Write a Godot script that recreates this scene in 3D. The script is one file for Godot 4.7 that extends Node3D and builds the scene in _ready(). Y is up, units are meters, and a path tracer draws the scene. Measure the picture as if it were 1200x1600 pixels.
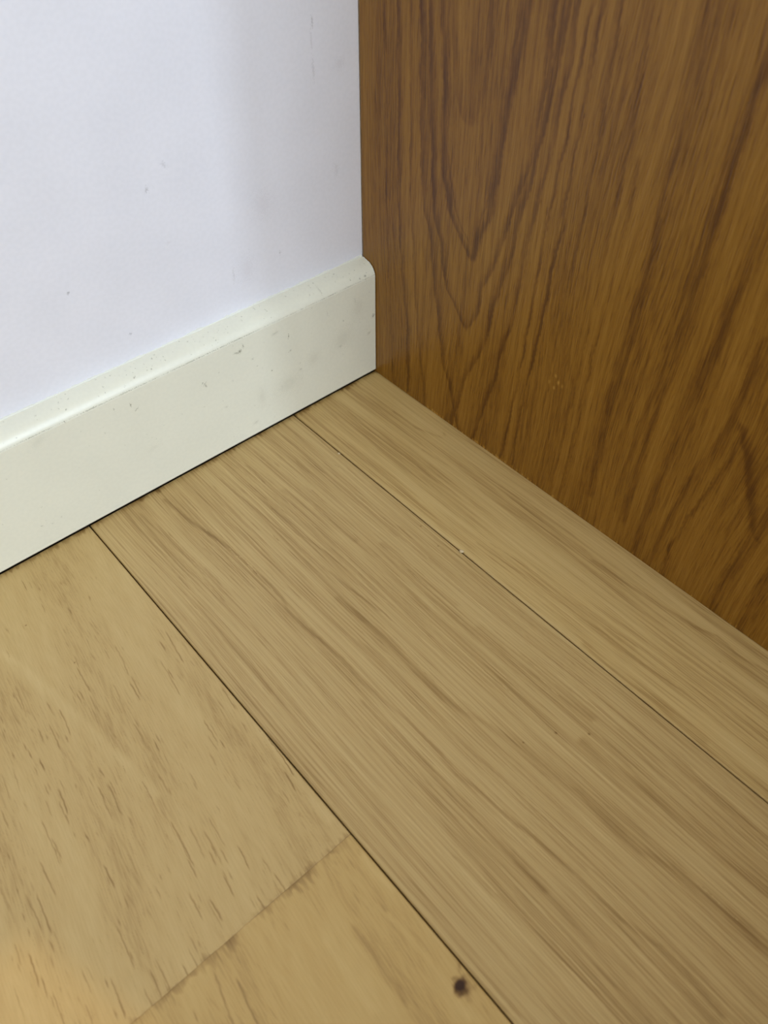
extends Node3D
# A room corner: white wall with skirting board, oak plank floor, and the veneered side of a cabinet.
# Origin: where the skirting board's front face, the cabinet side and the floor meet. x runs right along the wall, z runs into the room.

const T := 0.017            # thickness of the skirting board; the wall face is at z = -T
const JOINT := -0.0906      # x of the first long joint between planks
const PLANK := 0.1890       # plank width
const BUTT := 0.2993        # z of the end joint in the third row
const FLOOR := -0.002      # height of the planks' top, a little below the skirting board's lower edge
const TEXEL := 0.00035      # metres per texel of the wood textures
const FOCAL := 1268.87      # focal length in pixels of the 1200 x 1600 frame
const EYE := Vector3(-0.38049, 0.45, 0.43791)
const AHEAD := Vector3(0.44786015, -0.73990915, -0.50195192)
const RIGHT := Vector3(0.74924332, 0.00422054, 0.66228139)
const UPWARD := Vector3(0.48790956, 0.67269356, -0.5562622)
const ROOM_LEFT := -3.8
const ROOM_RIGHT := 1.9
const ROOM_FRONT := 2.4
const ROOM_TOP := 2.45
const CABINET_FRONT := 0.587
const CABINET_WIDTH := 0.8
const CABINET_TOP := 2.05

var noise := FastNoiseLite.new()
var rng := RandomNumberGenerator.new()


# ---------------------------------------------------------------- pixels of the photograph to points on its surfaces
func sight(p: Vector2) -> Vector3:
	return AHEAD + RIGHT * ((p.x - 600.0) / FOCAL) - UPWARD * ((p.y - 800.0) / FOCAL)

func on_floor(p: Vector2) -> Vector2:      # (x, z)
	var d := sight(p)
	var t := (EYE.y - FLOOR) / -d.y
	return Vector2(EYE.x + d.x * t, EYE.z + d.z * t)

func on_panel(p: Vector2) -> Vector2:      # (z, y) on the cabinet side
	var d := sight(p)
	var t := -EYE.x / d.x
	return Vector2(EYE.z + d.z * t, EYE.y + d.y * t)

func on_upright(p: Vector2, z: float) -> Vector2:   # (x, y) on the skirting board's face or the wall
	var d := sight(p)
	var t := (z - EYE.z) / d.z
	return Vector2(EYE.x + d.x * t, EYE.y + d.y * t)


# ---------------------------------------------------------------- meshes
func quad(st: SurfaceTool, a: Vector3, b: Vector3, c: Vector3, d: Vector3, n: Vector3, uv: Array = []) -> void:
	# corners in order round the face; the winding is set so that the front looks along n
	var p := [a, b, c, d]
	var w := uv if uv.size() == 4 else [Vector2.ZERO, Vector2.RIGHT, Vector2.ONE, Vector2.DOWN]
	var order := [0, 1, 2, 0, 2, 3] if (b - a).cross(c - a).dot(n) < 0.0 else [0, 2, 1, 0, 3, 2]
	for i in order:
		st.set_normal(n)
		st.set_uv(w[i])
		st.add_vertex(p[i])

func box_into(st: SurfaceTool, lo: Vector3, hi: Vector3, bevel := 0.0) -> void:
	# a box whose twelve edges are chamfered
	var c := (lo + hi) / 2.0
	var h := (hi - lo) / 2.0
	for axis in 3:
		var i := (axis + 1) % 3
		var j := (axis + 2) % 3
		for s in [-1.0, 1.0]:
			var n := Vector3.ZERO
			n[axis] = s
			var q := []
			for k in [[-1, -1], [1, -1], [1, 1], [-1, 1]]:
				var v := c
				v[axis] += s * h[axis]
				v[i] += k[0] * (h[i] - bevel)
				v[j] += k[1] * (h[j] - bevel)
				q.append(v)
			var uvs := []
			for v in q:
				uvs.append(Vector2(v[j], v[i]))
			quad(st, q[0], q[1], q[2], q[3], n, uvs)
	if bevel <= 0.0:
		return
	for axis in 3:
		var i := (axis + 1) % 3
		var j := (axis + 2) % 3
		for si in [-1.0, 1.0]:
			for sj in [-1.0, 1.0]:
				var n := Vector3.ZERO
				n[i] = si
				n[j] = sj
				n = n.normalized()
				var q := []
				for k in [[-1, 0], [1, 0], [1, 1], [-1, 1]]:
					var v := c
					v[axis] += k[0] * (h[axis] - bevel)
					v[i] += si * (h[i] - (bevel if k[1] == 0 else 0.0))
					v[j] += sj * (h[j] - (0.0 if k[1] == 0 else bevel))
					q.append(v)
				quad(st, q[0], q[1], q[2], q[3], n, [Vector2(0, q[0][axis]), Vector2(0, q[1][axis]), Vector2(0.001, q[1][axis]), Vector2(0.001, q[0][axis])])

func new_st() -> SurfaceTool:
	var st := SurfaceTool.new()
	st.begin(Mesh.PRIMITIVE_TRIANGLES)
	return st

func put(st: SurfaceTool, called: String, m: Material, parent: Node = self) -> MeshInstance3D:
	var o := MeshInstance3D.new()
	o.name = called
	o.mesh = st.commit()
	o.material_override = m
	parent.add_child(o, true)
	return o

func box(called: String, lo: Vector3, hi: Vector3, m: Material, parent: Node = self, bevel := 0.0) -> MeshInstance3D:
	var st := new_st()
	box_into(st, lo, hi, bevel)
	return put(st, called, m, parent)

func structure(o: Node) -> Node:
	o.set_meta("kind", "structure")
	return o

func tag(o: Node, label: String, category: String, group := "") -> void:
	o.set_meta("label", label)
	o.set_meta("category", category)
	if group:
		o.set_meta("group", group)


# ---------------------------------------------------------------- wood
# A wood picture: w texels across the grain, n along it. Strokes are growth-ring lines, each [points (across, along) in metres, depth, width to the low side, width to the high side in mm].
func draw_strokes(val: PackedFloat32Array, w: int, n: int, strokes: Array, wobble: float, ripple: float) -> PackedFloat32Array:
	for s in strokes:
		var pts: Array = s[0]
		var depth: float = s[1]
		var wl: float = s[2] * 0.001 / TEXEL
		var wr: float = s[3] * 0.001 / TEXEL
		pts.sort_custom(func(a, b): return a.y < b.y)
		var first: float = pts[0].y / TEXEL
		var last: float = pts[-1].y / TEXEL
		var k := 0
		var off := rng.randf() * 500.0
		for row in range(maxi(0, int(first)), mini(n, int(last) + 1)):
			var v := row * TEXEL
			while k < pts.size() - 2 and pts[k + 1].y < v:
				k += 1
			var a: Vector2 = pts[k]
			var b: Vector2 = pts[k + 1]
			var f := clampf((v - a.y) / maxf(b.y - a.y, 1e-6), 0.0, 1.0)
			var u := lerpf(a.x, b.x, f) / TEXEL + wobble * noise.get_noise_2d(row * 0.010 + off, 3.0) + ripple * noise.get_noise_2d(row * 0.06 + off, 9.0)
			var d := depth * (0.9 + 0.25 * noise.get_noise_2d(row * 0.007 + off, 77.0))
			d *= smoothstep(0.0, 1.0, minf((row - first) / 14.0, (last - row) / 14.0))
			for x in range(maxi(0, int(u - wl * 2.2)), mini(w, int(u + wr * 2.2) + 1)):
				var e := (x - u) / (wl if x < u else wr)
				var g := d * exp(-e * e)
				var at := row * w + x
				if absf(g) > absf(val[at]):
					val[at] = g
	return val

func wood(w: int, n: int, look: Dictionary, strokes: Array, spots: Array = []) -> Array:
	var val := PackedFloat32Array()
	val.resize(w * n)
	rng.seed = look.seed
	val = draw_strokes(val, w, n, strokes, look.wobble, look.get("ripple", 0.5))
	for s in spots:                          # [centre (across, along), radius across, radius along in mm, depth]
		var c: Vector2 = s[0] / TEXEL
		var ra: float = s[1] * 0.001 / TEXEL
		var rb: float = s[2] * 0.001 / TEXEL
		for y in range(maxi(0, int(c.y - rb * 2.0)), mini(n, int(c.y + rb * 2.0) + 1)):
			for x in range(maxi(0, int(c.x - ra * 2.0)), mini(w, int(c.x + ra * 2.0) + 1)):
				var q := Vector2((x - c.x) / ra, (y - c.y) / rb)
				var g: float = s[3] * exp(-pow(q.length() * (1.0 + 0.22 * noise.get_noise_2d(x * 0.07, y * 0.07)), 3.0))
				val[y * w + x] += g
	var rgb := PackedByteArray()
	rgb.resize(w * n * 3)
	var relief := PackedByteArray()
	relief.resize(w * n)
	var o: float = look.seed * 37.7
	var dark: Color = look.dark
	var mid: Color = look.mid
	var light: Color = look.light
	var skew: float = look.skew
	var look_floor: float = look.get("deepest", -0.6)
	var cluster: float = look.get("cluster", 0.25)
	var ends: Array = look.get("ends", [])
	var warp: float = look.warp
	var fa: float = look.broad[0]; var ga: float = look.broad[1]; var aa: float = look.broad[2]
	var fb: float = look.streak[0]; var gb: float = look.streak[1]; var ab: float = look.streak[2]
	var fc: float = look.fibre[0]; var gc: float = look.fibre[1]; var ac: float = look.fibre[2]
	var fp: float = look.pore[0]; var gp: float = look.pore[1]; var th: float = look.pore[2]; var ap: float = look.pore[3]
	for row in n:
		var v := row * TEXEL
		for x in w:
			var u := x * TEXEL
			u += warp * noise.get_noise_2d(u * 9.0 + o, v * 3.5) + skew * v
			var at := row * w + x
			var coarse := noise.get_noise_2d(u * fa + o, v * ga)
			var t := 0.55 + aa * coarse + ab * noise.get_noise_2d(u * fb, v * gb + o)
			var fine := noise.get_noise_2d(u * fc + o, v * gc + 50.0)
			t += ac * fine
			var p := noise.get_noise_2d(u * fp - o, v * gp + 20.0) - th - cluster * coarse
			var pit := 0.0
			if p > 0.0:
				pit = minf(p * 3.0, 1.0)
				t -= ap * pit
			t -= val[at]
			for e in ends:                   # dark, ragged end grain where two planks meet: [row, reach in texels, depth]
				var q: float = absf(row - e[0]) / (e[1] * (1.0 + 0.8 * noise.get_noise_2d(x * 0.08, e[0] + row * 0.03)))
				if q < 1.0:
					t -= e[2] * (1.0 - q) * (0.6 + 0.6 * noise.get_noise_2d(x * 0.02 + o, 5.0))
			var r: float; var g: float; var b: float
			if t < 0.5:
				var f := maxf(t * 2.0, look_floor)
				r = dark.r + (mid.r - dark.r) * f
				g = dark.g + (mid.g - dark.g) * f
				b = dark.b + (mid.b - dark.b) * f
			else:
				var f := minf(t * 2.0 - 1.0, 1.6)
				r = mid.r + (light.r - mid.r) * f
				g = mid.g + (light.g - mid.g) * f
				b = mid.b + (light.b - mid.b) * f
			rgb[at * 3] = clampi(int(r * 255.0), 6, 255)
			rgb[at * 3 + 1] = clampi(int(g * 255.0), 4, 255)
			rgb[at * 3 + 2] = clampi(int(b * 255.0), 2, 255)
			relief[at] = clampi(int(150.0 + 40.0 * fine - 110.0 * pit - 60.0 * val[at]), 0, 255)
	return [Image.create_from_data(w, n, false, Image.FORMAT_RGB8, rgb), Image.create_from_data(w, n, false, Image.FORMAT_L8, relief)]

func wood_material(called: String, pics: Array, rough: float, relief: float, shine := 0.5) -> StandardMaterial3D:
	var m := StandardMaterial3D.new()
	m.resource_name = called
	m.albedo_texture = ImageTexture.create_from_image(pics[0])
	m.roughness = rough
	m.metallic_specular = shine
	m.heightmap_enabled = true
	m.heightmap_texture = ImageTexture.create_from_image(pics[1])
	m.heightmap_scale = relief
	return m

func plain(called: String, c: Color, rough: float) -> StandardMaterial3D:
	var m := StandardMaterial3D.new()
	m.resource_name = called
	m.albedo_color = c
	m.roughness = rough
	return m

func traced(px: Array, to_surface: Callable, shift: Vector2) -> Array:
	var out := []
	for p in px:
		out.append(to_surface.call(p) - shift)
	return out


# ---------------------------------------------------------------- painted surfaces: plain paint with small marks
# marks: [centre in metres, half size across, half size along in mm, turn in degrees, depth]
func paint_image(w: int, n: int, texel: float, base: Color, mark: Color, grain: float, marks: Array, sd: int) -> Image:
	var rgb := PackedByteArray()
	rgb.resize(w * n * 3)
	var o := sd * 51.3
	for y in n:
		for x in w:
			var t := 1.0 + grain * (0.5 * noise.get_noise_2d(x * texel * 18.0 + o, y * texel * 18.0) + 0.5 * noise.get_noise_2d(x * texel * 240.0, y * texel * 240.0 + o))
			var at := (y * w + x) * 3
			rgb[at] = clampi(int(base.r * t * 255.0), 0, 255)
			rgb[at + 1] = clampi(int(base.g * t * 255.0), 0, 255)
			rgb[at + 2] = clampi(int(base.b * t * 255.0), 0, 255)
	for s in marks:
		var c: Vector2 = s[0] / texel
		var ra: float = s[1] * 0.001 / texel
		var rb: float = s[2] * 0.001 / texel
		var turn := deg_to_rad(s[3])
		var reach := maxf(ra, rb) * 1.6 + 1.0
		for y in range(maxi(0, int(c.y - reach)), mini(n, int(c.y + reach) + 1)):
			for x in range(maxi(0, int(c.x - reach)), mini(w, int(c.x + reach) + 1)):
				var q := Vector2(x - c.x, y - c.y).rotated(-turn) / Vector2(ra, rb)
				var f: float = s[4] * smoothstep(1.25, 0.55, q.length() * (1.0 + 0.7 * noise.get_noise_2d(x * 0.35 + o, y * 0.35)))
				var at := (y * w + x) * 3
				rgb[at] = int(lerpf(rgb[at], mark.r * 255.0, f))
				rgb[at + 1] = int(lerpf(rgb[at + 1], mark.g * 255.0, f))
				rgb[at + 2] = int(lerpf(rgb[at + 2], mark.b * 255.0, f))
	return Image.create_from_data(w, n, false, Image.FORMAT_RGB8, rgb)


# ---------------------------------------------------------------- planks
func plank_mesh(length: float, span: float, side: float, end: float, soft := 0.0) -> Mesh:
	# lies with its corner at the origin, top at y = 0, width PLANK along x, length along z; span is the length that one picture covers, then it runs back
	var st := new_st()
	var deep := -0.014
	var g := 0.0005                # half of the open joint
	var x0 := g
	var x1 := PLANK - g
	var a := x0 + side
	var b := x1 - side
	var cuts := [end]
	var k := 1
	while k * span < length - end - 0.001:
		cuts.append(k * span)
		k += 1
	cuts.append(length - end)
	var uv := func(x: float, z: float) -> Vector2:
		var q := fposmod(z / span, 2.0)
		return Vector2(x / PLANK, 2.0 - q if q > 1.0 else q)
	for i in cuts.size() - 1:
		var z0: float = cuts[i]
		var z1: float = cuts[i + 1]
		quad(st, Vector3(a, 0, z0), Vector3(b, 0, z0), Vector3(b, 0, z1), Vector3(a, 0, z1), Vector3.UP, [uv.call(a, z0), uv.call(b, z0), uv.call(b, z1), uv.call(a, z1)])
		for s in [[a, x0, -1.0], [b, x1, 1.0]]:
			quad(st, Vector3(s[0], 0, z0), Vector3(s[0], 0, z1), Vector3(s[1], -side, z1), Vector3(s[1], -side, z0), Vector3(s[2], 1, 0).normalized(), [uv.call(s[0], z0), uv.call(s[0], z1), uv.call(s[1], z1), uv.call(s[1], z0)])
			quad(st, Vector3(s[1], -side, z0), Vector3(s[1], -side, z1), Vector3(s[1], deep, z1), Vector3(s[1], deep, z0), Vector3(s[2], 0, 0), [uv.call(s[1], z0), uv.call(s[1], z1), uv.call(s[1], z1), uv.call(s[1], z0)])
	for s in [[0.0, end, -1.0], [length, length - end, 1.0]]:
		quad(st, Vector3(a, 0, s[1]), Vector3(b, 0, s[1]), Vector3(x1, -end, s[0]), Vector3(x0, -end, s[0]), Vector3(0, 1, s[2]).normalized(), [uv.call(a, s[1]), uv.call(b, s[1]), uv.call(x1, s[0]), uv.call(x0, s[0])])
		quad(st, Vector3(x0, -end, s[0]), Vector3(x1, -end, s[0]), Vector3(x1, deep, s[0]), Vector3(x0, deep, s[0]), Vector3(0, 0, s[2]), [uv.call(x0, s[0]), uv.call(x1, s[0]), uv.call(x1, s[0]), uv.call(x0, s[0])])
	quad(st, Vector3(x0, deep, 0), Vector3(x1, deep, 0), Vector3(x1, deep, length), Vector3(x0, deep, length), Vector3.DOWN)
	return st.commit()

func lay(parent: Node, mesh: Mesh, m: Material, x: float, z: float) -> void:
	var o := MeshInstance3D.new()
	o.name = "plank"
	o.mesh = mesh
	o.material_override = m
	parent.add_child(o, true)
	o.position = Vector3(x, FLOOR, z)


# ================================================================ the scene
func _ready() -> void:
	var clock := Time.get_ticks_msec()
	noise.noise_type = FastNoiseLite.TYPE_SIMPLEX
	noise.frequency = 1.0
	noise.fractal_type = FastNoiseLite.FRACTAL_NONE
	noise.seed = 11

	# ------------------------------------------------ camera
	var cam := Camera3D.new()
	cam.name = "camera"
	cam.transform = Transform3D(Basis(RIGHT, UPWARD, -AHEAD), EYE)
	cam.fov = rad_to_deg(2.0 * atan(800.0 / FOCAL))
	var lens := CameraAttributesPhysical.new()            # a phone's lens: 3 mm wide, focused on the skirting board
	lens.frustum_focal_length = 12.0 * FOCAL / 800.0
	lens.exposure_aperture = 6.4
	lens.frustum_focus_distance = 0.58
	lens.frustum_near = 0.02
	lens.frustum_far = 60.0
	cam.attributes = lens
	add_child(cam)
	cam.current = true

	# ------------------------------------------------ sky, sun, daylight at the two windows, exposure
	var env := Environment.new()
	var sky_look := ProceduralSkyMaterial.new()
	sky_look.sky_top_color = Color(0.55, 0.68, 0.90)
	sky_look.sky_horizon_color = Color(0.82, 0.86, 0.92)
	sky_look.ground_horizon_color = Color(0.62, 0.60, 0.56)
	sky_look.ground_bottom_color = Color(0.42, 0.40, 0.36)
	sky_look.sun_angle_max = 1.0
	var sky := Sky.new()
	sky.sky_material = sky_look
	env.sky = sky
	env.background_mode = Environment.BG_SKY
	env.background_energy_multiplier = 1.0
	env.tonemap_mode = Environment.TONE_MAPPER_LINEAR
	env.tonemap_exposure = 1.78
	env.sdfgi_enabled = true
	env.ssao_enabled = true
	env.ssil_enabled = true
	var around := WorldEnvironment.new()
	around.name = "world_environment"
	around.environment = env
	add_child(around)

	var sun := DirectionalLight3D.new()
	sun.name = "sun"
	sun.light_color = Color(1.0, 0.86, 0.55)
	sun.light_energy = 0.16
	sun.light_angular_distance = 0.3
	sun.shadow_enabled = true
	add_child(sun)
	var patch := on_floor(Vector2(45, 1462))             # far corner of the sun patch on the floor
	var head := Vector3(0.357, 2.15, ROOM_FRONT + 0.15)          # the window corner that cuts it
	sun.look_at_from_position(head, Vector3(patch.x, 0, patch.y))

	var daylight := Color(0.86, 0.935, 1.0)
	for d in [[Vector3(0.3085, 1.575, ROOM_FRONT - 0.01), Vector2(0.097, 1.13), 9.0], [Vector3(-0.10, 1.575, ROOM_FRONT - 0.01), Vector2(0.66, 1.13), 4.0]]:
		var l := AreaLight3D.new()
		l.name = "window_daylight"
		l.light_color = daylight
		l.light_energy = d[2]
		l.area_size = d[1]
		l.area_normalize_energy = false
		l.area_range = 12.0
		l.shadow_enabled = true
		add_child(l, true)
		l.position = d[0]

	# ------------------------------------------------ wood pictures
	var panel_from := Vector2(-0.020, -0.003)
	var to_panel := func(p): return on_panel(p)
	var rings := []
	for s in [
		[[Vector2(738, 0), Vector2(742, 60), Vector2(740, 140), Vector2(732, 195)], 0.20, 8.0, 8.0],
		[[Vector2(699, 0), Vector2(702, 137), Vector2(699, 206), Vector2(703, 275), Vector2(710, 325), Vector2(721, 355), Vector2(737, 386)], 0.26, 1.0, 1.6],
		[[Vector2(818, 0), Vector2(805, 69), Vector2(795, 124), Vector2(785, 179), Vector2(775, 234), Vector2(766, 289), Vector2(758, 330), Vector2(748, 358), Vector2(737, 386)], 0.26, 1.6, 1.0],
		[[Vector2(706, 0), Vector2(708, 80), Vector2(712, 150), Vector2(722, 185), Vector2(731, 202)], 0.18, 1.1, 6.6],
		[[Vector2(770, 20), Vector2(766, 90), Vector2(760, 140), Vector2(748, 175), Vector2(731, 202)], 0.18, 6.6, 1.7],
		[[Vector2(690, 0), Vector2(694, 137), Vector2(690, 206), Vector2(694, 275), Vector2(702, 330), Vector2(716, 363), Vector2(737, 412)], 0.39, 1.8, 4.5],
		[[Vector2(828, 0), Vector2(815, 69), Vector2(804, 124), Vector2(793, 179), Vector2(782, 234), Vector2(774, 289), Vector2(768, 330), Vector2(752, 366), Vector2(737, 412)], 0.39, 4.8, 2.2],
		[[Vector2(672, 0), Vector2(674, 200), Vector2(676, 300), Vector2(680, 345), Vector2(688, 380), Vector2(697, 451), Vector2(718, 497), Vector2(727, 518)], 0.32, 1.0, 3.7],
		[[Vector2(872, 0), Vector2(859, 110), Vector2(845, 179), Vector2(831, 247), Vector2(815, 297), Vector2(798, 340), Vector2(773, 409), Vector2(754, 450), Vector2(746, 489), Vector2(727, 518)], 0.37, 3.7, 1.3],
		[[Vector2(658, 0), Vector2(658, 190), Vector2(660, 290), Vector2(664, 330), Vector2(673, 376), Vector2(679, 442), Vector2(685, 511), Vector2(691, 566), Vector2(703, 607), Vector2(710, 645)], 0.37, 1.0, 4.1],
		[[Vector2(893, 0), Vector2(880, 70), Vector2(862, 150), Vector2(845, 225), Vector2(825, 300), Vector2(804, 376), Vector2(790, 428), Vector2(771, 484), Vector2(760, 530), Vector2(740, 566), Vector2(724, 599), Vector2(710, 645)], 0.39, 4.1, 1.3],
		[[Vector2(622, 0), Vector2(622, 302), Vector2(625, 376), Vector2(629, 442), Vector2(635, 497), Vector2(636, 566), Vector2(637, 612)], 0.33, 0.9, 3.0],
		[[Vector2(640, 0), Vector2(642, 300), Vector2(646, 420), Vector2(652, 525), Vector2(659, 574), Vector2(662, 628)], 0.24, 0.9, 2.8],
		[[Vector2(600, 0), Vector2(603, 300), Vector2(610, 500), Vector2(614, 590)], 0.20, 0.8, 2.2],
		[[Vector2(905, 0), Vector2(890, 110), Vector2(870, 200), Vector2(845, 300), Vector2(823, 387), Vector2(812, 456), Vector2(798, 510), Vector2(779, 566), Vector2(768, 610), Vector2(749, 655), Vector2(735, 692)], 0.35, 3.0, 1.1],
		[[Vector2(930, 0), Vector2(922, 27), Vector2(911, 74), Vector2(901, 124), Vector2(893, 165), Vector2(884, 220), Vector2(875, 261), Vector2(856, 350), Vector2(840, 430), Vector2(824, 520), Vector2(808, 600), Vector2(795, 660), Vector2(782, 712)], 0.37, 1.9, 0.8],
		[[Vector2(946, 0), Vector2(933, 63), Vector2(922, 132), Vector2(911, 179), Vector2(897, 247), Vector2(886, 302), Vector2(878, 357), Vector2(860, 442), Vector2(838, 539), Vector2(820, 607), Vector2(800, 722)], 0.39, 1.9, 0.8],
		[[Vector2(975, 0), Vector2(960, 90), Vector2(940, 190), Vector2(915, 320), Vector2(885, 460), Vector2(856, 600), Vector2(830, 745)], 0.24, 2.1, 0.9],
		[[Vector2(1015, 50), Vector2(998, 150), Vector2(970, 300), Vector2(930, 470), Vector2(895, 620), Vector2(860, 765)], 0.22, 3.0, 0.9],
		[[Vector2(1003, 240), Vector2(985, 330), Vector2(955, 440), Vector2(925, 560), Vector2(895, 690), Vector2(875, 775)], 0.28, 2.2, 0.9],
		[[Vector2(1105, 0), Vector2(1087, 110), Vector2(1068, 165), Vector2(1057, 234), Vector2(1038, 289), Vector2(1024, 371), Vector2(1003, 450), Vector2(975, 560), Vector2(950, 650), Vector2(920, 780)], 0.24, 3.5, 2.9],
		[[Vector2(1205, 90), Vector2(1167, 192), Vector2(1145, 261), Vector2(1131, 316), Vector2(1112, 371), Vector2(1098, 416), Vector2(1073, 496), Vector2(1046, 579), Vector2(1021, 656), Vector2(999, 730), Vector2(970, 820)], 0.28, 3.7, 2.9],
		[[Vector2(1165, 200), Vector2(1120, 290), Vector2(1095, 380), Vector2(1060, 470), Vector2(1035, 560), Vector2(990, 690), Vector2(955, 800)], 0.14, 1.3, 5.6],
		[[Vector2(1215, 330), Vector2(1180, 410), Vector2(1140, 490), Vector2(1100, 580), Vector2(1060, 670), Vector2(1020, 770), Vector2(995, 850)], 0.24, 3.7, 3.7],
		[[Vector2(1205, 520), Vector2(1186, 540), Vector2(1167, 579), Vector2(1153, 620), Vector2(1120, 690), Vector2(1090, 730), Vector2(1060, 780), Vector2(1012, 868)], 0.24, 1.3, 5.6],
		[[Vector2(1158, 672), Vector2(1140, 715), Vector2(1110, 760), Vector2(1075, 810), Vector2(1045, 855), Vector2(1035, 890)], 0.37, 1.1, 2.6],
		[[Vector2(1156, 655), Vector2(1165, 710), Vector2(1170, 777), Vector2(1178, 850)], 0.35, 2.6, 4.8],
		[[Vector2(1210, 780), Vector2(1165, 850), Vector2(1130, 905), Vector2(1106, 950)], 0.30, 2.2, 5.6],
		[[Vector2(1215, 880), Vector2(1180, 925), Vector2(1150, 985)], 0.28, 1.7, 3.7],
	]:
		var line: Array = s[0].duplicate()
		if line[0].y < 100.0:                # carry it on above the frame
			line.push_front(line[0] + (line[0] - line[1]).normalized() * 160.0)
		if on_panel(line[-1]).y < 0.015:     # and down to the floor
			line.push_back(line[-1] + (line[-1] - line[-2]).normalized() * 40.0)
		rings.append([traced(line, to_panel, panel_from), s[1] * 1.12, s[2], s[3]])
	var dust := []                        # pale scuffs, and dust caught along the foot
	for p in [[868, 588, 1.0, 1.6, -0.60], [872, 598, 1.2, 2.0, -0.70], [865, 606, 1.0, 1.6, -0.60], [878, 604, 0.8, 1.4, -0.50], [858, 596, 0.8, 1.8, -0.40]]:
		dust.append([on_panel(Vector2(p[0], p[1])) - panel_from, p[2], p[3], p[4]])
	rng.seed = 77
	for i in 130:
		var tall := rng.randf_range(0.4, 2.2)
		dust.append([Vector2(rng.randf_range(0.085, 0.20) if i % 3 else rng.randf_range(0.02, 0.40), FLOOR - panel_from.y + rng.randf_range(0.0, 0.0016)), rng.randf_range(0.25, 0.8), tall, rng.randf_range(-0.8, -0.25)])
	var veneer := wood(1290, 1100, {"seed": 3, "wobble": 2.5, "ripple": 1.1, "skew": 0.0, "warp": 0.003,
		"dark": Color8(102, 62, 9), "mid": Color8(152, 107, 33), "light": Color8(183, 138, 60), "deepest": -0.1,
		"broad": [34.0, 3.0, 0.09], "streak": [240.0, 5.0, 0.12], "fibre": [1150.0, 26.0, 0.13], "pore": [1000.0, 42.0, 0.36, 0.17]}, rings, dust)
	var panel_wood := wood_material("brown veneer", veneer, 0.32, 0.02, 0.45)
	print("veneer ", Time.get_ticks_msec() - clock)

	var to_floor := func(p): return on_floor(p)
	var strokes_b := []
	var from_b := Vector2(JOINT - PLANK, -0.0020)
	for s in [
		[[Vector2(253, 777), Vector2(290, 810), Vector2(353, 853), Vector2(393, 887), Vector2(440, 933), Vector2(450, 953), Vector2(473, 977), Vector2(500, 1000), Vector2(533, 1030), Vector2(560, 1060), Vector2(587, 1083), Vector2(633, 1123), Vector2(683, 1173), Vector2(715, 1210), Vector2(775, 1260), Vector2(840, 1315), Vector2(900, 1365), Vector2(970, 1435), Vector2(1030, 1480), Vector2(1075, 1525), Vector2(1140, 1600)], 0.32, 1.5, 1.5],
		[[Vector2(520, 930), Vector2(607, 1003), Vector2(653, 1050), Vector2(690, 1090), Vector2(733, 1117), Vector2(763, 1133), Vector2(793, 1153), Vector2(880, 1225), Vector2(950, 1285), Vector2(1000, 1330), Vector2(1050, 1355), Vector2(1150, 1440), Vector2(1250, 1530)], 0.24, 2.2, 2.6],
		[[Vector2(560, 1090), Vector2(613, 1143), Vector2(667, 1197), Vector2(700, 1233), Vector2(750, 1287), Vector2(787, 1327), Vector2(860, 1400)], 0.24, 1.6, 1.6],
		[[Vector2(740, 975), Vector2(807, 1033), Vector2(850, 1067), Vector2(893, 1100), Vector2(933, 1130)], 0.24, 2.5, 3.0],
		[[Vector2(900, 1150), Vector2(940, 1187), Vector2(987, 1220), Vector2(1027, 1253), Vector2(1067, 1290), Vector2(1130, 1345), Vector2(1220, 1410)], 0.30, 3.0, 4.0],
		[[Vector2(800, 1160), Vector2(850, 1207), Vector2(900, 1237), Vector2(933, 1273), Vector2(957, 1297), Vector2(1010, 1340)], 0.22, 1.6, 1.8],
		[[Vector2(436, 762), Vector2(451, 772), Vector2(480, 793), Vector2(512, 817), Vector2(560, 850)], 0.21, 2.0, 2.4],
		[[Vector2(590, 845), Vector2(621, 868), Vector2(643, 892), Vector2(680, 921), Vector2(720, 950)], 0.19, 2.0, 2.2],
		[[Vector2(340, 745), Vector2(375, 776), Vector2(400, 797), Vector2(460, 850), Vector2(540, 915), Vector2(600, 960)], 0.24, 0.7, 1.0],
		[[Vector2(420, 790), Vector2(470, 835), Vector2(530, 880), Vector2(600, 935), Vector2(680, 1000)], 0.18, 0.6, 0.8],
		[[Vector2(215, 800), Vector2(300, 880), Vector2(400, 975), Vector2(500, 1075), Vector2(580, 1160)], 0.14, 0.6, 1.0],
		[[Vector2(640, 1420), Vector2(700, 1480), Vector2(760, 1545), Vector2(800, 1590)], 0.16, 1.0, 1.0],
		[[Vector2(700, 1330), Vector2(780, 1400), Vector2(850, 1470), Vector2(940, 1560)], 0.16, 1.2, 1.0],
		[[Vector2(860, 1330), Vector2(940, 1400), Vector2(1000, 1460), Vector2(1080, 1540)], 0.16, 1.2, 1.2],
	]:
		strokes_b.append([traced(s[0], to_floor, from_b), s[1], s[2], s[3]])
	rng.seed = 61
	for i in 120:
		var u := rng.randf_range(0.0, PLANK)
		var v := rng.randf_range(0.012, 0.30)
		var long := rng.randf_range(0.008, 0.035)
		strokes_b.append([[Vector2(u, v), Vector2(u + rng.randf_range(-0.01, 0.01) * long, v + long)], rng.randf_range(0.10, 0.42) * (1.0 - v * 1.6), 0.25, rng.randf_range(0.25, 0.5)])
	for i in 170:
		var u := rng.randf_range(0.0, PLANK)
		var v := rng.randf_range(0.0, 0.45)
		var long := rng.randf_range(0.02, 0.10)
		strokes_b.append([[Vector2(u, v), Vector2(u + rng.randf_range(-0.01, 0.01) * long, v + long)], rng.randf_range(-0.34, -0.12), 0.22, rng.randf_range(0.22, 0.5)])
	var specks_b := []
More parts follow.
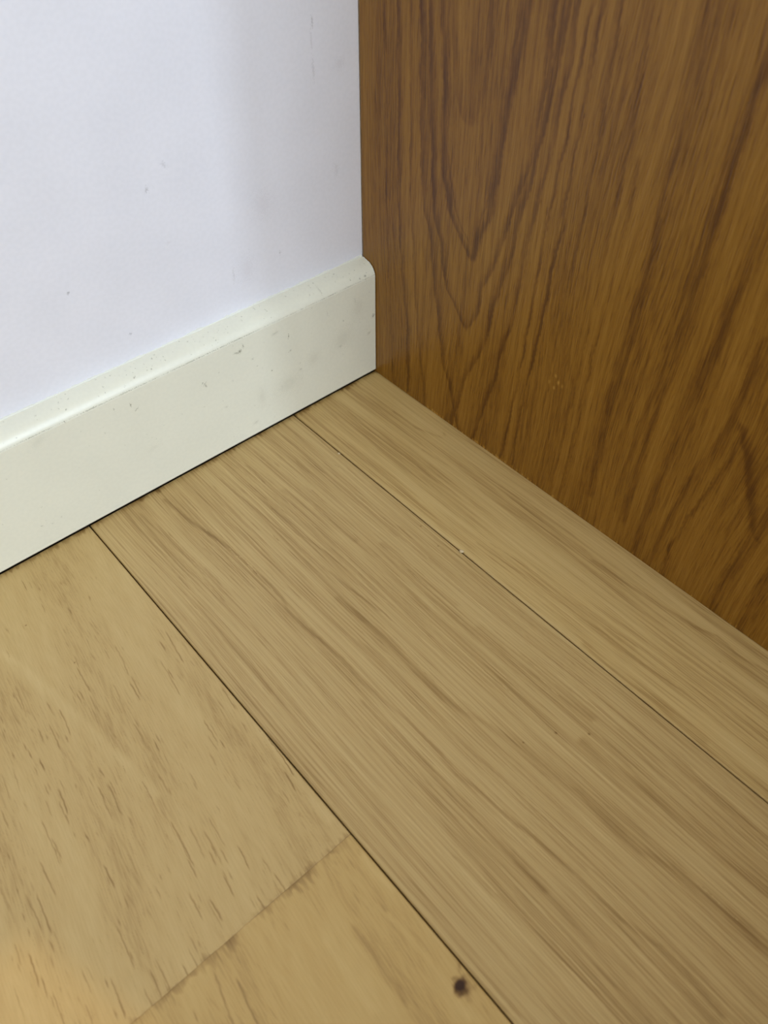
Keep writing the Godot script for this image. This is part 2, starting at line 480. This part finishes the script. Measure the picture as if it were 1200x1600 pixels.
	for p in [[657, 822, 0.5, 0.7], [684, 853, 0.4, 0.6], [817, 1160, 0.5, 0.7], [868, 1145, 0.6, 0.8], [920, 1147, 0.7, 0.8]]:
		specks_b.append([on_floor(Vector2(p[0], p[1])) - from_b, p[2], p[3], 0.6])
	var oak := {"seed": 5, "wobble": 1.0, "skew": 0.0, "warp": 0.0016, "dark": Color8(148, 116, 67), "ends": [[0.0, 11.0, 0.75]], "mid": Color8(189, 158, 104), "light": Color8(208, 180, 126),
		"broad": [60.0, 2.2, 0.10], "streak": [400.0, 3.8, 0.13], "fibre": [1300.0, 10.0, 0.18], "pore": [900.0, 18.0, 0.50, 0.18]}
	var wide := int(PLANK / TEXEL)
	var pics_b := wood(wide, 1560, oak, strokes_b, specks_b)
	var oak_b := wood_material("straight grained oak", pics_b, 0.5, 0.012)
	print("oak b ", Time.get_ticks_msec() - clock)

	var strokes_a := []
	var from_a := Vector2(JOINT, -0.0020)
	for s in [
		[[Vector2(740, 845), Vector2(833, 910), Vector2(900, 960), Vector2(960, 1003), Vector2(1013, 1043), Vector2(1067, 1080), Vector2(1150, 1150), Vector2(1250, 1230)], 0.30, 0.7, 0.7],
		[[Vector2(760, 845), Vector2(850, 905), Vector2(930, 965), Vector2(1000, 1015)], 0.22, 0.6, 0.6],
		[[Vector2(920, 870), Vector2(987, 917), Vector2(1040, 950), Vector2(1083, 977), Vector2(1120, 993), Vector2(1153, 1023), Vector2(1210, 1055)], 0.26, 2.4, 0.6],
		[[Vector2(540, 640), Vector2(600, 690), Vector2(650, 725), Vector2(720, 780), Vector2(790, 830)], 0.18, 1.0, 1.2],
		[[Vector2(610, 640), Vector2(650, 668), Vector2(680, 680), Vector2(697, 685)], 0.24, 1.6, 0.8],
		[[Vector2(690, 672), Vector2(697, 685)], 0.22, 1.0, 1.6],
		[[Vector2(655, 700), Vector2(700, 728), Vector2(760, 775), Vector2(820, 815)], 0.18, 0.8, 1.0],
		[[Vector2(905, 1000), Vector2(960, 1050), Vector2(1030, 1100), Vector2(1110, 1165)], 0.24, 2.2, 2.0],
	]:
		strokes_a.append([traced(s[0], to_floor, from_a), s[1], s[2], s[3]])
	var look_a := oak.duplicate()
	look_a.seed = 9
	look_a.merge({"dark": Color8(156, 123, 71), "mid": Color8(197, 165, 107), "light": Color8(213, 185, 128)}, true)
	look_a.broad = [45.0, 3.0, 0.14]
	look_a.streak = [240.0, 7.0, 0.13]
	var pics_a := wood(wide, 1500, look_a, strokes_a, [[on_floor(Vector2(1124, 1034)) - from_a, 0.4, 1.2, 0.5]])
	var oak_a := wood_material("fine grained oak", pics_a, 0.5, 0.012)

	var from_c := Vector2(JOINT - 2.0 * PLANK, -0.0020)
	var look_c := oak.duplicate()
	look_c.merge({"dark": Color8(152, 120, 70), "mid": Color8(196, 165, 109), "light": Color8(212, 184, 129), "seed": 14, "skew": 0.12, "warp": 0.002, "cluster": 0.06, "broad": [22.0, 5.0, 0.10], "streak": [90.0, 12.0, 0.08], "fibre": [800.0, 50.0, 0.09], "pore": [620.0, 42.0, 0.74, 0.26],
		"ends": [[(BUTT + 0.0020) / TEXEL, 8.0, 0.42], [0.0, 11.0, 0.75]]}, true)
	var specks_c := [[on_floor(Vector2(40, 977)) - from_c, 0.6, 0.6, 0.7], [on_floor(Vector2(116, 1035)) - from_c, 0.6, 0.6, 0.6]]
	var strokes_c := []
	for s in [
		[[Vector2(-20, 1000), Vector2(30, 1040), Vector2(85, 1088), Vector2(155, 1150), Vector2(215, 1212), Vector2(250, 1250)], -0.26, 4.5, 2.6],
		[[Vector2(330, 1010), Vector2(400, 1120), Vector2(470, 1225), Vector2(520, 1290)], -0.20, 3.0, 3.0],
	]:
		strokes_c.append([traced(s[0], to_floor, from_c), s[1], s[2], s[3]])
	rng.seed = 52
	for i in 460:                        # long open pores, crossing the plank at a slight angle, thinning out towards the next plank and the wall
		var u := rng.randf_range(0.0, PLANK)
		var v := rng.randf_range(0.01, BUTT + 0.0020)
		var many := clampf(1.15 - u / PLANK * 0.75 - 0.35 * (1.0 - v / 0.3), 0.12, 1.0)
		if rng.randf() > many:
			continue
		var long := rng.randf_range(0.005, 0.012 + 0.024 * rng.randf())
		var lean := rng.randf_range(-0.17, -0.07)
		strokes_c.append([[Vector2(u, v), Vector2(u + lean * long * 0.4, v + long * 0.5), Vector2(u + lean * long, v + long)], rng.randf_range(0.25, 0.66), 0.28, rng.randf_range(0.28, 0.5)])
	var pics_c := wood(wide, int((BUTT + 0.0020) / TEXEL), look_c, strokes_c, specks_c)
	var oak_c := wood_material("flecked oak", pics_c, 0.5, 0.012)

	var from_d := Vector2(JOINT - 2.0 * PLANK, BUTT)
	var look_d := look_c.duplicate()
	look_d.merge({"seed": 21, "skew": 0.08, "mid": Color8(197, 163, 102), "light": Color8(212, 182, 122), "pore": [560.0, 34.0, 0.76, 0.26], "deepest": -2.2, "ends": [[0.0, 15.0, 0.46]]}, true)
	var knot := on_floor(Vector2(718, 1541)) - from_d
	var strokes_d := []
	for s in [
		[[Vector2(715, 1488), Vector2(717, 1505), Vector2(718, 1530)], 0.45, 1.3, 1.3],
		[[Vector2(330, 1515), Vector2(347, 1555), Vector2(352, 1570), Vector2(368, 1610)], 0.50, 0.4, 0.6],
		[[Vector2(365, 1525), Vector2(380, 1552), Vector2(395, 1585), Vector2(412, 1615)], 0.55, 0.4, 0.6],
		[[Vector2(300, 1570), Vector2(312, 1605)], 0.40, 0.4, 0.5],
		[[Vector2(545, 1440), Vector2(575, 1480), Vector2(600, 1520), Vector2(640, 1575)], 0.20, 2.4, 1.6],
		[[Vector2(600, 1420), Vector2(640, 1465), Vector2(690, 1530), Vector2(740, 1600)], -0.22, 1.6, 1.2],
		[[Vector2(500, 1460), Vector2(545, 1525), Vector2(590, 1590)], -0.16, 2.0, 1.6],
		[[Vector2(420, 1430), Vector2(440, 1470), Vector2(460, 1500)], 0.18, 1.2, 0.8],
		[[Vector2(560, 1330), Vector2(590, 1365), Vector2(620, 1400)], -0.25, 2.0, 2.0],
	]:
		strokes_d.append([traced(s[0], to_floor, from_d), s[1], s[2], s[3]])
	var pics_d := wood(wide, 900, look_d, strokes_d, [[knot, 3.0, 3.2, 1.3], [knot + Vector2(-0.0003, -0.0006), 1.8, 1.9, 0.7], [knot + Vector2(0.0008, 0.0012), 5.0, 5.0, 0.5]])
	var oak_d := wood_material("pale knotty oak", pics_d, 0.5, 0.012)
	print("oak ", Time.get_ticks_msec() - clock)

	# ------------------------------------------------ the setting: floor
	var floor_node := Node3D.new()
	floor_node.name = "floor"
	add_child(floor_node)
	structure(floor_node)
	var sub := plain("subfloor", Color8(60, 46, 32), 0.9)
	box("subfloor", Vector3(ROOM_LEFT - 0.15, -0.1, -0.15), Vector3(ROOM_RIGHT + 0.15, FLOOR - 0.0141, ROOM_FRONT + 0.15), sub, floor_node)
	var back := -0.0020                 # the planks stop short of the wall; the skirting board covers the open gap
	var looks := [oak_a, oak_b, oak_c, oak_d]
	var spans := [1500 * TEXEL, 1560 * TEXEL, BUTT + 0.0020, 900 * TEXEL]
	var shared := {}
	var k0 := int(ceil((ROOM_LEFT - JOINT) / PLANK)) - 1
	var k1 := int(floor((ROOM_RIGHT - JOINT) / PLANK))
	rng.seed = 4
	for k in range(k0, k1 + 1):
		var z := back
		var i := 0
		while z < ROOM_FRONT - 0.05:
			var long := 1.2
			var which := rng.randi() % 4
			if i == 0:
				long = [0.45, 0.9, 0.6, 1.2][posmod(k, 4)]
				if k == 0: which = 0; long = 1.1
				elif k == -1: which = 1; long = 0.95
				elif k == -2: which = 2; long = BUTT - back
			elif k == -2 and i == 1:
				which = 3
			long = minf(long, ROOM_FRONT - z)
			var key := "%d %.3f" % [which, long]
			if not shared.has(key):
				shared[key] = plank_mesh(long, spans[which], 0.0006, 0.0003)
			lay(floor_node, shared[key], looks[which], JOINT + k * PLANK, z)
			z += long
			i += 1

	# ------------------------------------------------ the setting: walls, ceiling, windows
	var far_paint := plain("cream paint", Color8(238, 222, 188), 0.85)
	var wall_marks := []
	var wall_from := Vector2(-0.5, 0.09)
	for p in [[255, 258, 0.9, 1.6, 20, 0.16], [228, 297, 0.8, 1.3, 0, 0.3], [106, 459, 0.5, 0.8, 10, 0.45], [203, 522, 0.7, 0.7, 0, 0.3], [437, 396, 0.5, 0.9, 10, 0.3], [487, 35, 0.5, 2.4, 0, 0.3], [486, 65, 0.4, 6.0, 2, 0.12], [489, 110, 0.8, 5.0, 2, 0.14], [530, 100, 3.0, 2.5, 0, 0.06], [525, 265, 1.5, 4.0, 5, 0.08], [365, 430, 0.7, 4.0, 0, 0.14], [385, 420, 5.0, 9.0, 0, 0.05], [410, 320, 6.0, 8.0, 20, 0.04], [170, 640, 0.6, 0.5, 0, 0.25], [263, 380, 1.2, 0.8, 0, 0.06]]:
		var c := on_upright(Vector2(p[0], p[1]), -T) - wall_from
		wall_marks.append([c, p[2], p[3], p[4], p[5] * 0.7])
	var wall_pic := paint_image(1100, 620, 0.0005, Color8(238, 235, 243), Color8(96, 90, 92), 0.012, wall_marks, 2)
	var wall_paint := StandardMaterial3D.new()
	wall_paint.resource_name = "white wall paint"
	wall_paint.albedo_texture = ImageTexture.create_from_image(wall_pic)
	wall_paint.roughness = 0.7
	# back wall: one slab, its face in cells so that the marked cell carries the marks and its neighbours mirror the paint
	var st := new_st()
	var cell := Vector2(1100 * 0.0005, 620 * 0.0005)
	var nx0 := int(floor((ROOM_LEFT - wall_from.x) / cell.x))
	var nx1 := int(ceil((ROOM_RIGHT - wall_from.x) / cell.x))
	for ix in range(nx0, nx1):
		for iy in range(-1, int(ceil((ROOM_TOP - wall_from.y) / cell.y))):
			var xa := maxf(wall_from.x + ix * cell.x, ROOM_LEFT)
			var xb := minf(wall_from.x + (ix + 1) * cell.x, ROOM_RIGHT)
			var ya := maxf(wall_from.y + iy * cell.y, -0.1)
			var yb := minf(wall_from.y + (iy + 1) * cell.y, ROOM_TOP)
			var uvs := []
			for q in [Vector2(xa, ya), Vector2(xb, ya), Vector2(xb, yb), Vector2(xa, yb)]:
				var f := Vector2((q.x - wall_from.x) / cell.x - ix, (q.y - wall_from.y) / cell.y - iy)
				uvs.append(Vector2(1.0 - f.x if posmod(ix, 2) else f.x, 1.0 - f.y if posmod(iy, 2) else f.y))
			quad(st, Vector3(xa, ya, -T), Vector3(xb, ya, -T), Vector3(xb, yb, -T), Vector3(xa, yb, -T), Vector3.BACK, uvs)
	var lo := Vector3(ROOM_LEFT, -0.1, -0.15)
	var hi := Vector3(ROOM_RIGHT, ROOM_TOP, -T)
	quad(st, Vector3(lo.x, lo.y, lo.z), Vector3(hi.x, lo.y, lo.z), Vector3(hi.x, hi.y, lo.z), Vector3(lo.x, hi.y, lo.z), Vector3.FORWARD)
	quad(st, Vector3(lo.x, lo.y, lo.z), Vector3(lo.x, lo.y, hi.z), Vector3(lo.x, hi.y, hi.z), Vector3(lo.x, hi.y, lo.z), Vector3.LEFT)
	quad(st, Vector3(hi.x, lo.y, lo.z), Vector3(hi.x, lo.y, hi.z), Vector3(hi.x, hi.y, hi.z), Vector3(hi.x, hi.y, lo.z), Vector3.RIGHT)
	quad(st, Vector3(lo.x, hi.y, lo.z), Vector3(hi.x, hi.y, lo.z), Vector3(hi.x, hi.y, hi.z), Vector3(lo.x, hi.y, hi.z), Vector3.UP)
	quad(st, Vector3(lo.x, lo.y, lo.z), Vector3(hi.x, lo.y, lo.z), Vector3(hi.x, lo.y, hi.z), Vector3(lo.x, lo.y, hi.z), Vector3.DOWN)
	structure(put(st, "wall_back", wall_paint))
	structure(box("wall_left", Vector3(ROOM_LEFT - 0.15, -0.1, -0.15), Vector3(ROOM_LEFT, ROOM_TOP, ROOM_FRONT + 0.15), far_paint))
	structure(box("wall_right", Vector3(ROOM_RIGHT, -0.1, -0.15), Vector3(ROOM_RIGHT + 0.15, ROOM_TOP, ROOM_FRONT + 0.15), far_paint))
	structure(box("ceiling", Vector3(ROOM_LEFT - 0.15, ROOM_TOP, -0.15), Vector3(ROOM_RIGHT + 0.15, ROOM_TOP + 0.12, ROOM_FRONT + 0.15), far_paint))
	# front wall with one high window: a wide frosted pane, added to shape the light, beside a narrow clear one
	var hole := Rect2(-0.45, 1.0, 0.807, 1.15)
	st = new_st()
	box_into(st, Vector3(ROOM_LEFT, -0.1, ROOM_FRONT), Vector3(hole.position.x, ROOM_TOP, ROOM_FRONT + 0.15))
	box_into(st, Vector3(hole.end.x, -0.1, ROOM_FRONT), Vector3(ROOM_RIGHT, ROOM_TOP, ROOM_FRONT + 0.15))
	box_into(st, Vector3(hole.position.x, -0.1, ROOM_FRONT), Vector3(hole.end.x, hole.position.y, ROOM_FRONT + 0.15))
	box_into(st, Vector3(hole.position.x, hole.end.y, ROOM_FRONT), Vector3(hole.end.x, ROOM_TOP, ROOM_FRONT + 0.15))
	structure(put(st, "wall_front", far_paint))
	var gloss := plain("white gloss", Color8(236, 236, 232), 0.3)
	var glass := plain("window glass", Color(1, 1, 1, 0.06), 0.0)
	glass.transparency = BaseMaterial3D.TRANSPARENCY_ALPHA
	var frosted := plain("frosted glass", Color8(226, 230, 232), 0.9)  # opaque white for the added pane, so that it holds back the sun
	frosted.backlight_enabled = true
	frosted.backlight = Color(0.8, 0.8, 0.8)
	var win := Node3D.new()
	win.name = "window_1"
	add_child(win)
	structure(win)
	st = new_st()
	var zf := ROOM_FRONT + 0.02
	for q in [[hole.position.x, hole.position.x + 0.03], [0.23, 0.26], [hole.end.x - 0.004, hole.end.x]]:
		box_into(st, Vector3(q[0], hole.position.y, zf), Vector3(q[1], hole.end.y, zf + 0.05), 0.001)
	for q in [[hole.position.x + 0.03, 0.23], [0.26, hole.end.x - 0.004]]:
		box_into(st, Vector3(q[0], hole.position.y, zf), Vector3(q[1], hole.position.y + 0.03, zf + 0.05), 0.001)
		box_into(st, Vector3(q[0], hole.end.y - 0.004, zf), Vector3(q[1], hole.end.y, zf + 0.05), 0.001)
	put(st, "window_frame", gloss, win)
	box("added_frosted_pane", Vector3(hole.position.x + 0.03, hole.position.y + 0.03, zf + 0.02), Vector3(0.23, hole.end.y - 0.004, zf + 0.026), frosted, win)
	box("pane", Vector3(0.26, hole.position.y + 0.03, zf + 0.02), Vector3(hole.end.x - 0.004, hole.end.y - 0.004, zf + 0.026), glass, win)

	# ------------------------------------------------ skirting board
	var prof := []                      # (z, y) from the bottom of the face, over the moulded top, to the wall
	prof.append(Vector2(-0.0006, 0.0010))
	prof.append(Vector2(0.0, 0.0018))
	prof.append(Vector2(-0.0002, 0.0945))
	prof.append(Vector2(-0.0005, 0.0960))
	prof.append(Vector2(-0.0013, 0.0976))
	for q in [Vector2(-0.0026, 0.0995), Vector2(-0.0042, 0.1012), Vector2(-0.0064, 0.1026), Vector2(-0.0090, 0.1036), Vector2(-0.0120, 0.1043), Vector2(-0.0170, 0.1050)]:
		prof.append(q)
	var board_from := -0.55
	var marks := []
	for p in [[375, 549, 1.6, 1.8, 30, 0.5], [370, 552, 3.2, 1.0, -20, 0.28], [380, 541, 0.7, 2.2, 10, 0.35], [320, 600, 1.6, 0.6, 45, 0.5], [322, 603, 0.6, 1.8, 20, 0.45], [317, 599, 0.6, 1.2, -40, 0.4], [204, 633, 0.5, 1.8, 5, 0.6], [214, 639, 0.5, 1.6, -55, 0.5], [451, 525, 0.4, 2.4, -12, 0.6], [454, 548, 1.4, 0.5, 20, 0.4], [425, 579, 0.8, 0.8, 0, 0.5], [395, 561, 1.2, 0.8, 10, 0.3], [402, 572, 0.8, 0.6, 0, 0.25], [430, 521, 3.6, 1.5, 10, 0.16], [537, 501, 0.7, 0.7, 0, 0.35], [532, 541, 2.0, 1.0, 0, 0.18], [583, 494, 1.2, 1.6, 30, 0.5], [584, 491, 2.0, 0.5, -20, 0.5], [577, 520, 2.6, 1.6, 20, 0.16], [572, 432, 1.2, 1.0, 0, 0.45], [564, 436, 0.7, 0.8, 0, 0.4], [178, 640, 0.4, 1.6, 5, 0.3], [82, 818, 0.8, 0.5, 0, 0.3], [66, 822, 1.0, 0.5, -20, 0.3], [470, 577, 1.6, 1.2, 0, 0.16], [354, 636, 1.6, 1.4, 0, 0.12], [101, 659, 0.5, 1.0, 0, 0.4], [400, 660, 3.0, 1.6, 10, 0.12], [164, 677, 0.4, 0.5, 0, 0.3], [555, 470, 0.8, 4.0, 3, 0.10], [505, 455, 0.8, 5.0, 4, 0.12], [512, 490, 0.6, 3.0, 4, 0.10], [240, 700, 8.0, 3.0, 10, 0.03], [450, 600, 16.0, 11.0, 15, 0.06], [535, 530, 14.0, 12.0, 30, 0.06], [560, 480, 9.0, 14.0, 0, 0.05], [490, 560, 9.0, 8.0, 40, 0.05], [410, 620, 5.0, 12.0, 0, 0.05], [60, 690, 9.0, 4.0, 25, 0.04]]:
		var c := on_upright(Vector2(p[0], p[1]), 0.0)
		marks.append([Vector2(c.x - board_from, c.y), p[2] * 0.6, p[3] * 0.6, p[4], p[5]])
	rng.seed = 31
	for i in 150:                       # grit and specks on the moulded top
		var a := rng.randf()
		marks.append([Vector2(rng.randf_range(0.18, 0.55), rng.randf_range(0.099, 0.114)), rng.randf_range(0.15, 0.5), rng.randf_range(0.15, 0.4), rng.randf_range(0, 180), 0.12 + 0.4 * a * a])
	var crack := 0.10                   # dirt in the crack below the moulded top, in broken lengths
	while crack < 0.55:
		var run := rng.randf_range(0.004, 0.02)
		marks.append([Vector2(crack + run / 2.0, 0.0957), run * 500.0, rng.randf_range(0.12, 0.28), 0.0, rng.randf_range(0.12, 0.42)])
		crack += run * rng.randf_range(0.8, 1.5)
	for i in 60:
		marks.append([Vector2(rng.randf_range(0.18, 0.55), rng.randf_range(0.005, 0.095)), rng.randf_range(0.15, 0.4), rng.randf_range(0.15, 0.5), rng.randf_range(0, 180), 0.08 + 0.16 * rng.randf()])
	var board_pic := paint_image(1572, 340, 0.00035, Color8(238, 235, 219), Color8(98, 92, 74), 0.01, marks, 6)
	var board_paint := StandardMaterial3D.new()
	board_paint.resource_name = "cream gloss paint"
	board_paint.albedo_texture = ImageTexture.create_from_image(board_pic)
	board_paint.roughness = 0.38
	st = new_st()
	var ends := [ROOM_LEFT + 0.001]
	var at := board_from
	while at > ROOM_LEFT + 0.3:
		ends.insert(1, at)
		at -= 0.55
	ends.append(-0.0007)
	var arcs := [0.001]
	for i in range(1, prof.size()):
		arcs.append(arcs[-1] + prof[i].distance_to(prof[i - 1]))
	var norms := []
	for i in prof.size():
		var t: Vector2 = prof[mini(i + 1, prof.size() - 1)] - prof[maxi(i - 1, 0)]
		norms.append(Vector3(0, -t.x, t.y).normalized())
	for e in ends.size() - 1:
		var xa: float = ends[e]
		var xb: float = ends[e + 1]
		for i in prof.size() - 1:
			var smooth := i >= 2
			var d: Vector2 = prof[i + 1] - prof[i]
			var flat := Vector3(0, -d.x, d.y).normalized()
			var q := [Vector3(xa, prof[i].y, prof[i].x), Vector3(xb, prof[i].y, prof[i].x), Vector3(xb, prof[i + 1].y, prof[i + 1].x), Vector3(xa, prof[i + 1].y, prof[i + 1].x)]
			var nn := [norms[i] if smooth and i > 2 else flat, norms[i] if smooth and i > 2 else flat, norms[i + 1] if smooth else flat, norms[i + 1] if smooth else flat]
			var ua := fposmod((xa - board_from) / 0.55, 1.0)
			var ub := ua + (xb - xa) / 0.55
			var uv := [Vector2(ua, arcs[i] / 0.119), Vector2(ub, arcs[i] / 0.119), Vector2(ub, arcs[i + 1] / 0.119), Vector2(ua, arcs[i + 1] / 0.119)]
			for j in [0, 2, 1, 0, 3, 2]:
				st.set_normal(nn[j])
				st.set_uv(uv[j])
				st.add_vertex(q[j])
	for x in [ends[0], ends[-1]]:       # its two ends, and the back and the underside
		for i in prof.size() - 1:
			quad(st, Vector3(x, prof[i].y, prof[i].x), Vector3(x, prof[i + 1].y, prof[i + 1].x), Vector3(x, prof[i + 1].y, -T), Vector3(x, prof[i].y, -T), Vector3.RIGHT if x > -1.0 else Vector3.LEFT)
	quad(st, Vector3(ends[0], 0.001, -0.0006), Vector3(ends[-1], 0.001, -0.0006), Vector3(ends[-1], 0.001, -T), Vector3(ends[0], 0.001, -T), Vector3.DOWN)
	var board: Node = structure(put(st, "baseboard_back", board_paint))

	# ragged bead of filler along the wall above the board, and down its end against the cabinet
	var filler := plain("white filler", Color8(236, 234, 224), 0.6)
	st = new_st()
	var rows := []
	for i in 700:
		var x := lerpf(ends[0], -0.0008, 0.0) if i == 0 else -0.62 + 0.6192 * i / 699.0
		var r := 0.0006 + 0.0004 * noise.get_noise_2d(x * 60.0, 4.0) + 0.0005 * maxf(0.0, noise.get_noise_2d(x * 260.0, 14.0))
		var ring := []
		for a in 5:
			var g := PI / 2.0 * a / 4.0
			ring.append(Vector3(x, 0.1049 + sin(g) * r * 1.3, -T + cos(g) * r * 1.2))
		rows.append(ring)
	for i in rows.size() - 1:
		for a in 4:
			quad(st, rows[i][a], rows[i + 1][a], rows[i + 1][a + 1], rows[i][a + 1], Vector3(0, sin(PI / 2.0 * (a + 0.5) / 4.0), cos(PI / 2.0 * (a + 0.5) / 4.0)))
	put(st, "filler_bead", filler, board)
	st = new_st()                       # cracked filler down the end of the board
	var down := []
	for i in range(prof.size() - 1, 1, -1):
		for j in 4:
			var f := j / 4.0
			var q: Vector2 = prof[i].lerp(prof[i - 1], f)
			down.append(q)
			if q.y < 0.080:
				break
		if down[-1].y < 0.080:
			break
	var beads := []
	for i in down.size():
		var q: Vector2 = down[i]
		var rr := maxf(0.0001, 0.00045 + 0.0005 * noise.get_noise_2d(i * 0.55, 40.0)) * (1.0 - float(i) / down.size()) + 0.00005
		var ring := []
		for a in 8:
			var g := TAU * a / 8.0
			var out_dir := Vector2(1, 1).normalized() if q.y > 0.0965 else Vector2(1, 0)
			ring.append(Vector3(-0.0008 + cos(g) * rr, q.y + out_dir.y * sin(g) * rr, q.x + out_dir.x * sin(g) * rr))
		beads.append(ring)
	for i in beads.size() - 1:
		for a in 8:
			var c2: Vector3 = (beads[i][a] + beads[i][(a + 1) % 8]) / 2.0 - Vector3(-0.0008, down[i].y, down[i].x)
			quad(st, beads[i][a], beads[i + 1][a], beads[i + 1][(a + 1) % 8], beads[i][(a + 1) % 8], c2.normalized())
	put(st, "filler_bead", filler, board)

	# ------------------------------------------------ cabinet
	var cab := Node3D.new()
	cab.name = "cabinet"
	add_child(cab)
	tag(cab, "brown wood veneer cabinet whose tall side meets the white wall and oak floor", "cabinet")
	var wall_gap := 0.0007
	st = new_st()
	var p_lo := Vector3(0.0, FLOOR + 0.0003, -T + wall_gap)
	var p_hi := Vector3(0.018, CABINET_TOP, CABINET_FRONT)
	var edge := 0.0012
	var pw := 1290 * TEXEL
	var ph := 1100 * TEXEL
	var panel_uv := func(z: float, y: float) -> Vector2:
		var a := fposmod((z - panel_from.x) / pw, 2.0)
		var b := fposmod((y - panel_from.y) / ph, 2.0)
		return Vector2(2.0 - a if a > 1.0 else a, 2.0 - b if b > 1.0 else b)
	var zs := [p_lo.z + edge, panel_from.x + pw - 0.00001, panel_from.x + pw + 0.00001, p_hi.z - edge]
	var ys := [p_lo.y]
	var kk := 1
	while panel_from.y + kk * ph < p_hi.y:
		ys.append(panel_from.y + kk * ph)
		kk += 1
	ys.append(p_hi.y)
	for j in ys.size() - 1:
		for i in [0, 2]:
			var uv := []
			var mid_y: float = (ys[j] + ys[j + 1]) / 2.0
			for c in [[zs[i], ys[j]], [zs[i + 1], ys[j]], [zs[i + 1], ys[j + 1]], [zs[i], ys[j + 1]]]:
				uv.append(panel_uv.call(c[0], lerpf(c[1], mid_y, 0.0001)))
			quad(st, Vector3(0, ys[j], zs[i]), Vector3(0, ys[j], zs[i + 1]), Vector3(0, ys[j + 1], zs[i + 1]), Vector3(0, ys[j + 1], zs[i]), Vector3.LEFT, uv)
		# rounded edge against the wall
		for a in 3:
			var g0 := PI / 2.0 * a / 3.0
			var g1 := PI / 2.0 * (a + 1) / 3.0
			var za := p_lo.z + edge * (1.0 - sin(g0))
			var zb := p_lo.z + edge * (1.0 - sin(g1))
			var xa2 := edge * (1.0 - cos(g0))
			var xb2 := edge * (1.0 - cos(g1))
			quad(st, Vector3(xa2, ys[j], za), Vector3(xb2, ys[j], zb), Vector3(xb2, ys[j + 1], zb), Vector3(xa2, ys[j + 1], za), Vector3(-cos((g0 + g1) / 2.0), 0, -sin((g0 + g1) / 2.0)), [panel_uv.call(za, ys[j]), panel_uv.call(zb, ys[j]), panel_uv.call(zb, ys[j + 1] - 0.0001), panel_uv.call(za, ys[j + 1] - 0.0001)])
	box_into(st, Vector3(0.0014, p_lo.y, p_lo.z), Vector3(0.018, p_hi.y, p_hi.z))
	put(st, "side_panel", panel_wood, cab)
	box("side_panel", Vector3(CABINET_WIDTH - 0.018, p_lo.y, p_lo.z), Vector3(CABINET_WIDTH, CABINET_TOP, CABINET_FRONT), panel_wood, cab, 0.001)
	box("top_panel", Vector3(0.018, CABINET_TOP - 0.018, p_lo.z), Vector3(CABINET_WIDTH - 0.018, CABINET_TOP, CABINET_FRONT), panel_wood, cab, 0.001)
	box("bottom_panel", Vector3(0.018, 0.06, p_lo.z), Vector3(CABINET_WIDTH - 0.018, 0.078, CABINET_FRONT - 0.022), panel_wood, cab, 0.001)
	box("back_panel", Vector3(0.018, 0.078, p_lo.z), Vector3(CABINET_WIDTH - 0.018, CABINET_TOP - 0.018, p_lo.z + 0.006), panel_wood, cab)
	box("plinth", Vector3(0.018, p_lo.y, CABINET_FRONT - 0.05), Vector3(CABINET_WIDTH - 0.018, 0.06, CABINET_FRONT - 0.034), panel_wood, cab)
	for s in [0, 1]:
		var xa3: float = 0.020 + s * (CABINET_WIDTH - 0.038) / 2.0
		box("door", Vector3(xa3, 0.064, CABINET_FRONT - 0.020), Vector3(xa3 + (CABINET_WIDTH - 0.044) / 2.0, CABINET_TOP - 0.020, CABINET_FRONT), panel_wood, cab, 0.001)

	# ------------------------------------------------ crumbs caught in the joint
	var crumb_look := plain("pale crumb", Color8(214, 190, 150), 0.8)
	for c in [[Vector2(721, 862), 0.0011, "pale wood crumb lodged in the long joint beside the cabinet, farther from the skirting"], [Vector2(529, 709), 0.0008, "tiny pale crumb in the long floor joint close to the skirting board"]]:
		var ball := SphereMesh.new()
		ball.radius = 1.0
		ball.height = 2.0
		ball.radial_segments = 14
		ball.rings = 8
		var arr := ball.get_mesh_arrays()
		st = new_st()
		var pts: PackedVector3Array = arr[Mesh.ARRAY_VERTEX]
		for i in arr[Mesh.ARRAY_INDEX]:
			var v := pts[i]
			st.add_vertex(v * Vector3(1.0, 0.55, 1.5) * c[1] * (1.0 + 0.45 * noise.get_noise_3dv(v * 1.3 + Vector3(c[0].x, 0, 0))))
		st.generate_normals()
		var crumb := put(st, "crumb", crumb_look)
		var spot := on_floor(c[0])
		crumb.position = Vector3(spot.x, FLOOR + c[1] * 0.35, spot.y)
		crumb.rotation.y = 0.6
		tag(crumb, c[2], "crumb", "crumbs in the floor joint")

	# ------------------------------------------------ low ottoman added out of view before the cabinet, to shade the near floor
	var added_seat := Node3D.new()
	added_seat.name = "added_ottoman"
	add_child(added_seat)
	added_seat.position = Vector3(-0.26, FLOOR, 1.0)
	tag(added_seat, "low brown leather block added out of view to shade the near floor", "added_ottoman")
	var leather := plain("brown leather", Color8(104, 70, 40), 0.5)
	box("body", Vector3(-0.50, 0.04, -0.20), Vector3(0.50, 0.26, 0.20), leather, added_seat, 0.012)
	box("cushion", Vector3(-0.505, 0.26, -0.205), Vector3(0.505, 0.335, 0.205), leather, added_seat, 0.025)
	for q in [[-0.45, -0.15], [0.45, -0.15], [0.45, 0.15], [-0.45, 0.15]]:
		box("foot", Vector3(q[0] - 0.02, 0.0, q[1] - 0.02), Vector3(q[0] + 0.02, 0.04, q[1] + 0.02), panel_wood, added_seat, 0.003)
	print("done ", Time.get_ticks_msec() - clock)
